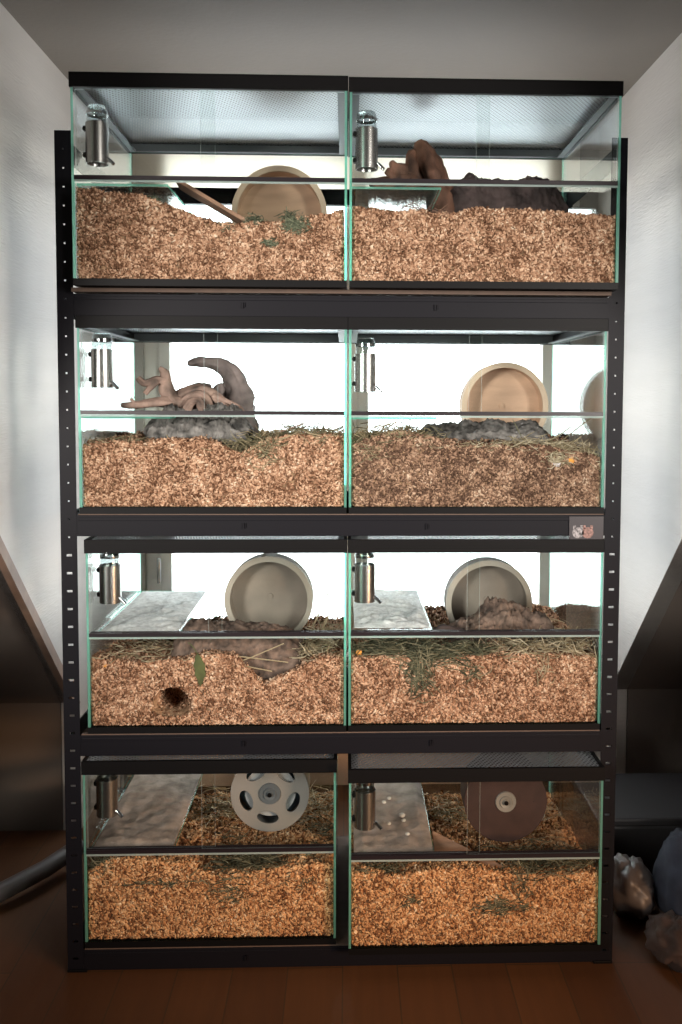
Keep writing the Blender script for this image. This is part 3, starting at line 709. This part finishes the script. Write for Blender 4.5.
# ------------------------------------------------------------------ wood decor
def branches(name, lab, cat, mat, chains, seed, group=None):
    mb = MB()
    for i, (pts, rad) in enumerate(chains):
        # smooth resample
        P = [Vector(p) for p in pts]; out = []; ro = []
        for k in range(len(P) - 1):
            p0, p1, p2, p3 = P[max(k - 1, 0)], P[k], P[k + 1], P[min(k + 2, len(P) - 1)]
            for s in range(6):
                t = s / 6
                out.append(.5 * ((2 * p1) + (p2 - p0) * t + (2 * p0 - 5 * p1 + 4 * p2 - p3) * t * t + (3 * p1 - p0 - 3 * p2 + p3) * t ** 3)); ro.append(rad[k] * (1 - t) + rad[k + 1] * t)
        out.append(P[-1]); ro.append(rad[-1])
        mb.tube(out, ro, 18, .6, seed + i)
    return tag(mb.build(name, M[mat], sharp=False), lab, cat, group)
def bark_arch(name, lab, mat, cx, cy, cz, L, ry, rz, seed, th=.008, knots=(), rough=.010, a0=0, a1=PI, yaw=0, taper=0):
    mb = MB(); nu, nv = 150, 64; vs = []
    def pt(u, v, inner):
        a = a0 + (a1 - a0) * v
        k = 1 - (th / max(ry, rz) if inner else 0)
        x = (u - .5) * L
        tp = 1 - taper * u
        ex = 1 - .35 * (abs(u - .5) * 2) ** 6
        y = -math.cos(a) * ry * k * tp; z = math.sin(a) * rz * k * tp * ex
        nn = noise.noise(Vector((x * 22, a * 2.2, seed))) * rough + noise.noise(Vector((x * 70, a * 7, seed + 5))) * rough * .6 + (.5 - abs(noise.noise(Vector((x * 38, a * 14, seed + 9))))) * rough * .9 + noise.noise(Vector((x * 190, a * 20, seed + 7))) * rough * .35
        for (ku, kr, kh) in knots: nn += kh * math.exp(-((u - ku) / kr) ** 2) * max(0, math.sin(a)) ** 2
        if inner: nn *= .7
        s = 1 + nn / rz
        y *= s; z *= s
        x += noise.noise(Vector((a * 3, seed, u * 3))) * .012
        c, q = math.cos(yaw), math.sin(yaw)
        return (cx + x * c - y * q, cy + x * q + y * c, cz + z)
    for inner in (0, 1):
        for i in range(nu + 1):
            for j in range(nv + 1): vs.append(pt(i / nu, j / nv, inner))
    n1 = (nu + 1) * (nv + 1); fs = []
    idx = lambda i, j, k: k * n1 + i * (nv + 1) + j
    for k in (0, 1):
        for i in range(nu):
            for j in range(nv): fs.append((idx(i, j, k), idx(i + 1, j, k), idx(i + 1, j + 1, k), idx(i, j + 1, k)))
    for i in range(nu):
        for j in (0, nv): fs.append((idx(i, j, 0), idx(i + 1, j, 0), idx(i + 1, j, 1), idx(i, j, 1)))
    for j in range(nv):
        for i in (0, nu): fs.append((idx(i, j, 0), idx(i, j + 1, 0), idx(i, j + 1, 1), idx(i, j, 1)))
    mb.add(vs, fs, 0, True)
    return tag(mb.build(name, M[mat], sharp=False), lab, 'bark')
# top right tank
branches('driftwood', 'reddish brown upright driftwood stump right of the top right water bottle', 'driftwood', 'drift', [
    ([(.215, .20, 1.70), (.205, .20, 1.75), (.192, .20, 1.79), (.178, .20, 1.825), (.170, .20, 1.842)], [.036, .032, .028, .021, .012]),
    ([(.17, .20, 1.71), (.160, .20, 1.76), (.155, .20, 1.80), (.158, .20, 1.822)], [.030, .026, .018, .008]),
    ([(.165, .20, 1.755), (.14, .195, 1.775), (.118, .19, 1.782), (.108, .19, 1.795)], [.022, .018, .013, .005]),
    ([(.15, .19, 1.75), (.12, .19, 1.758), (.095, .185, 1.772)], [.018, .013, .006]),
    ([(.06, .22, 1.752), (.10, .21, 1.750), (.16, .20, 1.740), (.20, .20, 1.71)], [.010, .014, .026, .030]),
    ([(.205, .20, 1.74), (.225, .19, 1.70), (.235, .18, 1.62)], [.03, .03, .028])], 11)
bark_arch('bark_tunnel', 'dark bark tunnel lying right of the driftwood in top right tank', 'barkdark', .360, .24, 1.618, .32, .085, .138, 3.3, .010, ((.30, .05, .016), (.80, .09, .020), (.5, .1, .008)), .012)
# second row left
branches('driftwood', 'pale branching driftwood with short twigs in the second row left tank', 'driftwood', 'driftpale', [
    ([(-.37, .16, 1.222), (-.39, .15, 1.245), (-.405, .15, 1.285), (-.408, .15, 1.305), (-.418, .148, 1.318)], [.020, .017, .013, .010, .004]),
    ([(-.402, .15, 1.285), (-.425, .14, 1.290), (-.448, .135, 1.283), (-.462, .135, 1.295)], [.011, .010, .009, .007]),
    ([(-.420, .14, 1.288), (-.438, .138, 1.270), (-.448, .136, 1.258)], [.008, .007, .006]),
    ([(-.34, .16, 1.230), (-.39, .14, 1.238), (-.44, .13, 1.237), (-.487, .125, 1.233), (-.498, .125, 1.235)], [.018, .014, .010, .006, .004]),
    ([(-.47, .126, 1.236), (-.478, .125, 1.248)], [.005, .003]),
    ([(-.38, .16, 1.24), (-.35, .17, 1.262), (-.31, .17, 1.262), (-.275, .17, 1.235), (-.26, .17, 1.205)], [.016, .017, .016, .014, .012]),
    ([(-.375, .14, 1.225), (-.345, .15, 1.255), (-.315, .15, 1.248), (-.30, .15, 1.215)], [.010, .009, .009, .008]),
    ([(-.36, .12, 1.20), (-.345, .12, 1.235), (-.325, .125, 1.24), (-.315, .125, 1.20)], [.009, .008, .008, .008]),
    ([(-.30, .16, 1.255), (-.265, .16, 1.240), (-.235, .16, 1.222), (-.228, .16, 1.195)], [.007, .006, .006, .005])], 21)
branches('curved_root', 'thick grey root curving up and left like a horn in second row left tank', 'driftwood', 'horn', [
    ([(-.245, .30, 1.10), (-.250, .30, 1.17), (-.256, .30, 1.225), (-.260, .30, 1.270), (-.276, .30, 1.312), (-.310, .30, 1.334), (-.345, .30, 1.336), (-.380, .30, 1.333)], [.040, .038, .036, .030, .022, .016, .012, .007]),
    ([(-.30, .31, 1.12), (-.305, .31, 1.20), (-.300, .31, 1.255), (-.285, .31, 1.27)], [.030, .030, .026, .014]),
    ([(-.335, .31, 1.12), (-.345, .31, 1.22), (-.335, .31, 1.285)], [.02, .026, .010])], 31)
bark_arch('bark_log', 'grey rough bark log half sunk in the second row left bedding', 'barkgrey', -.325, .13, 1.115, .225, .075, .098, 8.2, .012, ((.3, .2, .004),), .016, taper=-.12)
# second row right
bark_arch('flat_bark', 'low blue grey bark piece in front of the second row tan wheel', 'barkgrey', .325, .20, 1.125, .30, .07, .062, 5.1, .008, ((.75, .2, .006),), .012)
# third row
bark_arch('cork_bark', 'brown cork bark arch in front of the third row left wheel', 'bark', -.238, .11, .632, .285, .075, .112, 2.7, .014, ((.15, .15, .006),), .012, taper=.12)
bark_arch('cork_bark', 'heaped brown cork bark in front of the third row right wheel', 'bark', .365, .16, .655, .24, .06, .095, 9.9, .012, ((.55, .2, .022), (.15, .15, -.02)), .016)
branches('bark_piece', 'small dark bark pieces beside the sand platform in the third row right tank', 'bark', 'barkdark', [
    ([(.205, .12, .715), (.23, .12, .722), (.262, .12, .712), (.30, .12, .708)], [.006, .012, .012, .006])], 41)
# ramps
def plank(pts4, th, label, mat='plank', rungs=0):
    a, b, c, d = [Vector(p) for p in pts4]; n = (b - a).cross(d - a).normalized() * th
    mb = MB(); mb.add([a, b, c, d, a + n, b + n, c + n, d + n], [(0, 1, 2, 3), (7, 6, 5, 4), (0, 4, 5, 1), (1, 5, 6, 2), (2, 6, 7, 3), (3, 7, 4, 0)])
    return tag(mb.build('wooden_ramp', M[mat], bevel=.0008), label, 'ramp')
plank([(-.355, .02, 1.705), (-.205, .02, 1.618), (-.205, .075, 1.612), (-.355, .075, 1.699)], .008, 'narrow wooden ramp from glass platform down to the bedding, top left tank')
plank([(.205, .10, .258), (.385, -.012, .214), (.245, -.012, .208), (.205, .02, .218)], .006, 'brown triangular wooden board lying beside the sand platform, bottom right tank')

# ------------------------------------------------------------------ sand on the platforms
def sand(key, label, mat, hmax, ins, seed, ripple=.004, y1=.47):
    x0, x1, yf, z0, H = T[key]; zb = z0 + .214 - .0065
    X0, X1, Y0, Y1 = x0 + G + .004 + ins[0], x0 + .188 - ins[1], yf + .022 + ins[2], yf + y1
    mb = MB(); nx, ny = 40, 90; vs = []
    for i in range(nx + 1):
        for j in range(ny + 1):
            u, v = i / nx, j / ny; x = X0 + (X1 - X0) * u; y = Y0 + (Y1 - Y0) * v
            e = min(1, min(u, 1 - u) * 9) * min(1, min(v, 1 - v) * 16)
            h = hmax * (.6 + .5 * noise.noise(Vector((x * 12, y * 9, seed)))) + ripple * noise.noise(Vector((x * 38, y * 38, seed + 2))) + ripple * .5 * noise.noise(Vector((x * 160, y * 160, seed)))
            vs.append((x, y, zb + max(.0008, h * e)))
    fs = [(i * (ny + 1) + j, (i + 1) * (ny + 1) + j, (i + 1) * (ny + 1) + j + 1, i * (ny + 1) + j + 1) for i in range(nx) for j in range(ny)]
    n = len(vs); vs += [(v[0], v[1], zb) for v in vs]
    fs += [tuple(k + n for k in f[::-1]) for f in fs]
    bd = [i * (ny + 1) for i in range(nx + 1)] + [nx * (ny + 1) + j for j in range(1, ny + 1)] + [i * (ny + 1) + ny for i in range(nx - 1, -1, -1)] + [j for j in range(ny - 1, 0, -1)]
    fs += [(bd[k], bd[(k + 1) % len(bd)], bd[(k + 1) % len(bd)] + n, bd[k] + n) for k in range(len(bd))]
    mb.add(vs, fs, 0, True)
    return tag(mb.build('bath_sand', M[mat], sharp=False), label, 'sand', kind='stuff')
sand('1R', 'sand on the glass platform of the top right tank, seen from below', 'sand', .006, (.004, .004, .02), 1)
sand('3L', 'pale grainy sand on the glass platform of the third row left tank', 'sand', .009, (.004, .006, .03), 2, .005)
sand('3R', 'pale grey rippled sand on the glass platform of third row right tank', 'sand', .012, (.004, .004, .06), 3, .008)
sand('4L', 'dusty grey brown sand on the platform of the bottom left tank', 'sanddark', .010, (.002, .002, .0), 4, .004)
sand('4R', 'grey brown sand with pale pebbles on the bottom right platform', 'sanddark', .010, (.002, .002, .0), 5, .0035)
for i, (x, y, lb) in enumerate(((.075, .10, 'front left'), (.105, .10, 'beside the front left one'), (.112, .23, 'farthest back'), (.098, .21, 'close to the farthest one'), (.138, .14, 'largest, right of the middle'), (.140, .115, 'just before the largest one'), (.145, .05, 'nearest the front right'))):
    mb = MB(); r = .0055 if i != 4 else .008
    mb.lathe([(0, -.5 * r), (.7 * r, -.4 * r), (r, 0), (.7 * r, .45 * r), (0, .6 * r)], 14, 'Z', (x, y, .2715 + .004))
    mb.v = [(vx + .0012 * noise.noise(Vector((vx, vy, vz)) * 300), vy, vz) for vx, vy, vz in mb.v]
    tag(mb.build('pebble', M['pebble']), 'small pale pebble on the bottom right sand platform, ' + lb, 'pebble', 'pebbles on the bottom right platform')

# ------------------------------------------------------------------ small bits at the glass
lf = MB(); n = 14; pts = []
for k in range(n + 1):
    t = k / n; wv = .0135 * math.sin(PI * min(1, t * 1.02)) ** .7 * (1 - .25 * t) * (1 + .12 * math.sin(t * 22)); z = .699 - t * .072
    pts.append((-.314 + .006 * math.sin(t * 2) , wv, z))
vs = []
for (x, wv, z) in pts: vs += [(x - wv, .0112, z), (x, .0106, z - .002), (x + wv, .0112, z)]
fs = []
for k in range(n): fs += [(3 * k, 3 * k + 1, 3 * k + 4, 3 * k + 3), (3 * k + 1, 3 * k + 2, 3 * k + 5, 3 * k + 4)]
nn = len(vs); vs += [(a, b + .0006, c) for a, b, c in vs]; fs += [tuple(i + nn for i in f[::-1]) for f in fs]
lf.add(vs, fs, 0, True); leaf = lf.build('dried_leaf', M['leaf']); tag(leaf, 'dark green leaf pressed against the glass of the third row left tank', 'leaf')
s = MB(); s.tube([(-.314, .0116, .698), (-.322, .013, .712), (-.334, .016, .722)], .0011, 6); s.build('leaf_stem', M['leaf'], leaf)
for x, y, z, r, lb, mt in ((-.512, .0150, .673, .0062, 'orange food piece on the bedding at the left of third row left tank', 'orange'), (.034, .0150, .698, .0075, 'orange food piece by the centre glass in the third row right tank', 'orange'),
                      (.462, .0152, 1.110, .0085, 'pale lilac scrap in the second row right bedding', 'pale'), (.492, .0152, 1.118, .009, 'orange brown food piece beside the pale scrap, second row right', 'orange')):
    mb = MB(); mb.lathe([(0, -.8 * r), (.7 * r, -.6 * r), (r, 0), (.6 * r, .6 * r), (0, .8 * r)], 9, 'Z', (x, y, z))
    mb.v = [(a + r * .5 * noise.noise(Vector((a, b, c)) * 150), y + (b - y) * .55, c + r * .5 * noise.noise(Vector((c, a, b)) * 170)) for a, b, c in mb.v]
    tag(mb.build('food_piece' if mt == 'orange' else 'paper_scrap', M[mt]), lb, 'food' if mt == 'orange' else 'scrap')

# ------------------------------------------------------------------ dark clutter at the lower right, grey streak at the left
def blob(name, label, cat, mat, c, s, seed, amp=.18, nfreq=3.0):
    mb = MB(); nu, nv = 36, 22; vs = []
    for j in range(nv + 1):
        th = PI * j / nv
        for i in range(nu):
            ph = 2 * PI * i / nu
            d = Vector((math.sin(th) * math.cos(ph), math.sin(th) * math.sin(ph), math.cos(th)))
            k = 1 + amp * noise.noise(d * nfreq + Vector((seed, 0, 0))) + amp * .5 * noise.noise(d * nfreq * 3 + Vector((0, seed, 0)))
            vs.append((c[0] + d.x * s[0] * k, c[1] + d.y * s[1] * k, max(.001, c[2] + d.z * s[2] * k)))
    fs = [(j * nu + i, j * nu + (i + 1) % nu, (j + 1) * nu + (i + 1) % nu, (j + 1) * nu + i) for j in range(nv) for i in range(nu)]
    mb.add(vs, fs, 0, True)
    return tag(mb.build(name, M[mat], sharp=False), label, cat)
bx = empty('storage_box', (.80, .47, 0), 'dark storage box on the floor right of the rack', 'box')
mb = MB(); mb.box((.66, .33, 0), (.98, .60, .15)); mb.build('body', M['boxm'], bx, bevel=.008)
mb = MB(); mb.box((.652, .322, .15), (.988, .608, .172)); mb.build('lid', M['boxm'], bx, bevel=.006)
blob('black_bag', 'large rounded black bag in the corner right of the rack', 'bag', 'bag', (1.02, .14, .20), (.16, .16, .23), 3, .12)
blob('crumpled_bag', 'crumpled pale plastic bag on the floor beside the right front post', 'bag', 'plasticbag', (.70, .20, .062), (.055, .07, .068), 5, .25, 1.6)
blob('cloth_bundle', 'blue grey cloth bundle right of the crumpled pale bag', 'cloth', 'cloth', (.81, .15, .10), (.055, .10, .11), 8, .2, 1.5)
blob('brown_cloth', 'brown cloth lump between the crumpled bag and the black bag', 'cloth', 'browncloth', (.745, .02, .035), (.06, .08, .045), 12, .3)
hs = MB(); hs.tube([(-1.3, .02, .03), (-1.0, .12, .035), (-.86, .22, .04), (-.76, .34, .05), (-.70, .44, .06)], .022, 14)  # tube drawn for a curved grey streak
tag(hs.build('grey_streak', M['streak']), 'curved grey hose on the floor left of the rack', 'streak')

# ------------------------------------------------------------------ light
wd = bpy.data.worlds.new('sky'); S.world = wd; wd.use_nodes = True
bg = wd.node_tree.nodes['Background']; bg.inputs[0].default_value = (.93, .97, 1.0, 1); bg.inputs[1].default_value = 6.5
def area(name, loc, rot, size, power, col, spread=180):
    l = bpy.data.lights.new(name, 'AREA'); l.shape = 'RECTANGLE'; l.size, l.size_y = size; l.energy = power; l.color = col; l.spread = math.radians(spread)
    o = bpy.data.objects.new(name, l); C.objects.link(o); o.location = loc; o.rotation_euler = rot; return o
def aim(loc, to):
    return (Vector(to) - Vector(loc)).to_track_quat('-Z', 'Y').to_euler()
for nm, loc, to, sz, pw, col, sp in (('room_light_left', (-1.75, -2.3, 1.5), (.1, .1, 1.15), (.6, .9), 10.5, (1, .93, .87), 48),
                                 ('room_light_right', (1.75, -2.3, 1.5), (-.1, .1, 1.15), (.6, .9), 10.5, (1, .92, .85), 48),
                                 ('warm_lamp', (1.9, -1.7, .65), (0, 0, .22), (.25, .25), 3.2, (1, .55, .28), 42)):
    area(nm, loc, aim(loc, to), sz, pw, col, sp)

# ------------------------------------------------------------------ camera
cam = bpy.data.cameras.new('camera'); co = bpy.data.objects.new('camera', cam); C.objects.link(co)
yaw, pitch, roll = .032846, -.057653, .003857
f = Vector((math.sin(yaw) * math.cos(pitch), math.cos(yaw) * math.cos(pitch), math.sin(pitch)))
r = Vector((math.cos(yaw), -math.sin(yaw), 0)); u = r.cross(f)
r2 = math.cos(roll) * r + math.sin(roll) * u; u2 = -math.sin(roll) * r + math.cos(roll) * u
co.matrix_world = Matrix(((r2.x, u2.x, -f.x, .0072), (r2.y, u2.y, -f.y, -1.91227), (r2.z, u2.z, -f.z, 1.25067), (0, 0, 0, 1)))
cam.sensor_fit = 'VERTICAL'; cam.sensor_height = 36; cam.sensor_width = 24; cam.lens = 900 * 36 / 1024
cam.shift_x = -(376.43 - 341) / 1024; cam.shift_y = (450.06 - 512) / 1024
cam.clip_start = .05
S.camera = co
S.view_settings.view_transform = 'Standard'; S.view_settings.look = 'None'; S.view_settings.gamma = 1
S.view_settings.use_curve_mapping = False; S.view_settings.exposure = 0
S.cycles.transparent_max_bounces = 40; S.cycles.max_bounces = 12; S.cycles.diffuse_bounces = 6; S.cycles.glossy_bounces = 6
S.cycles.sample_clamp_indirect = 6
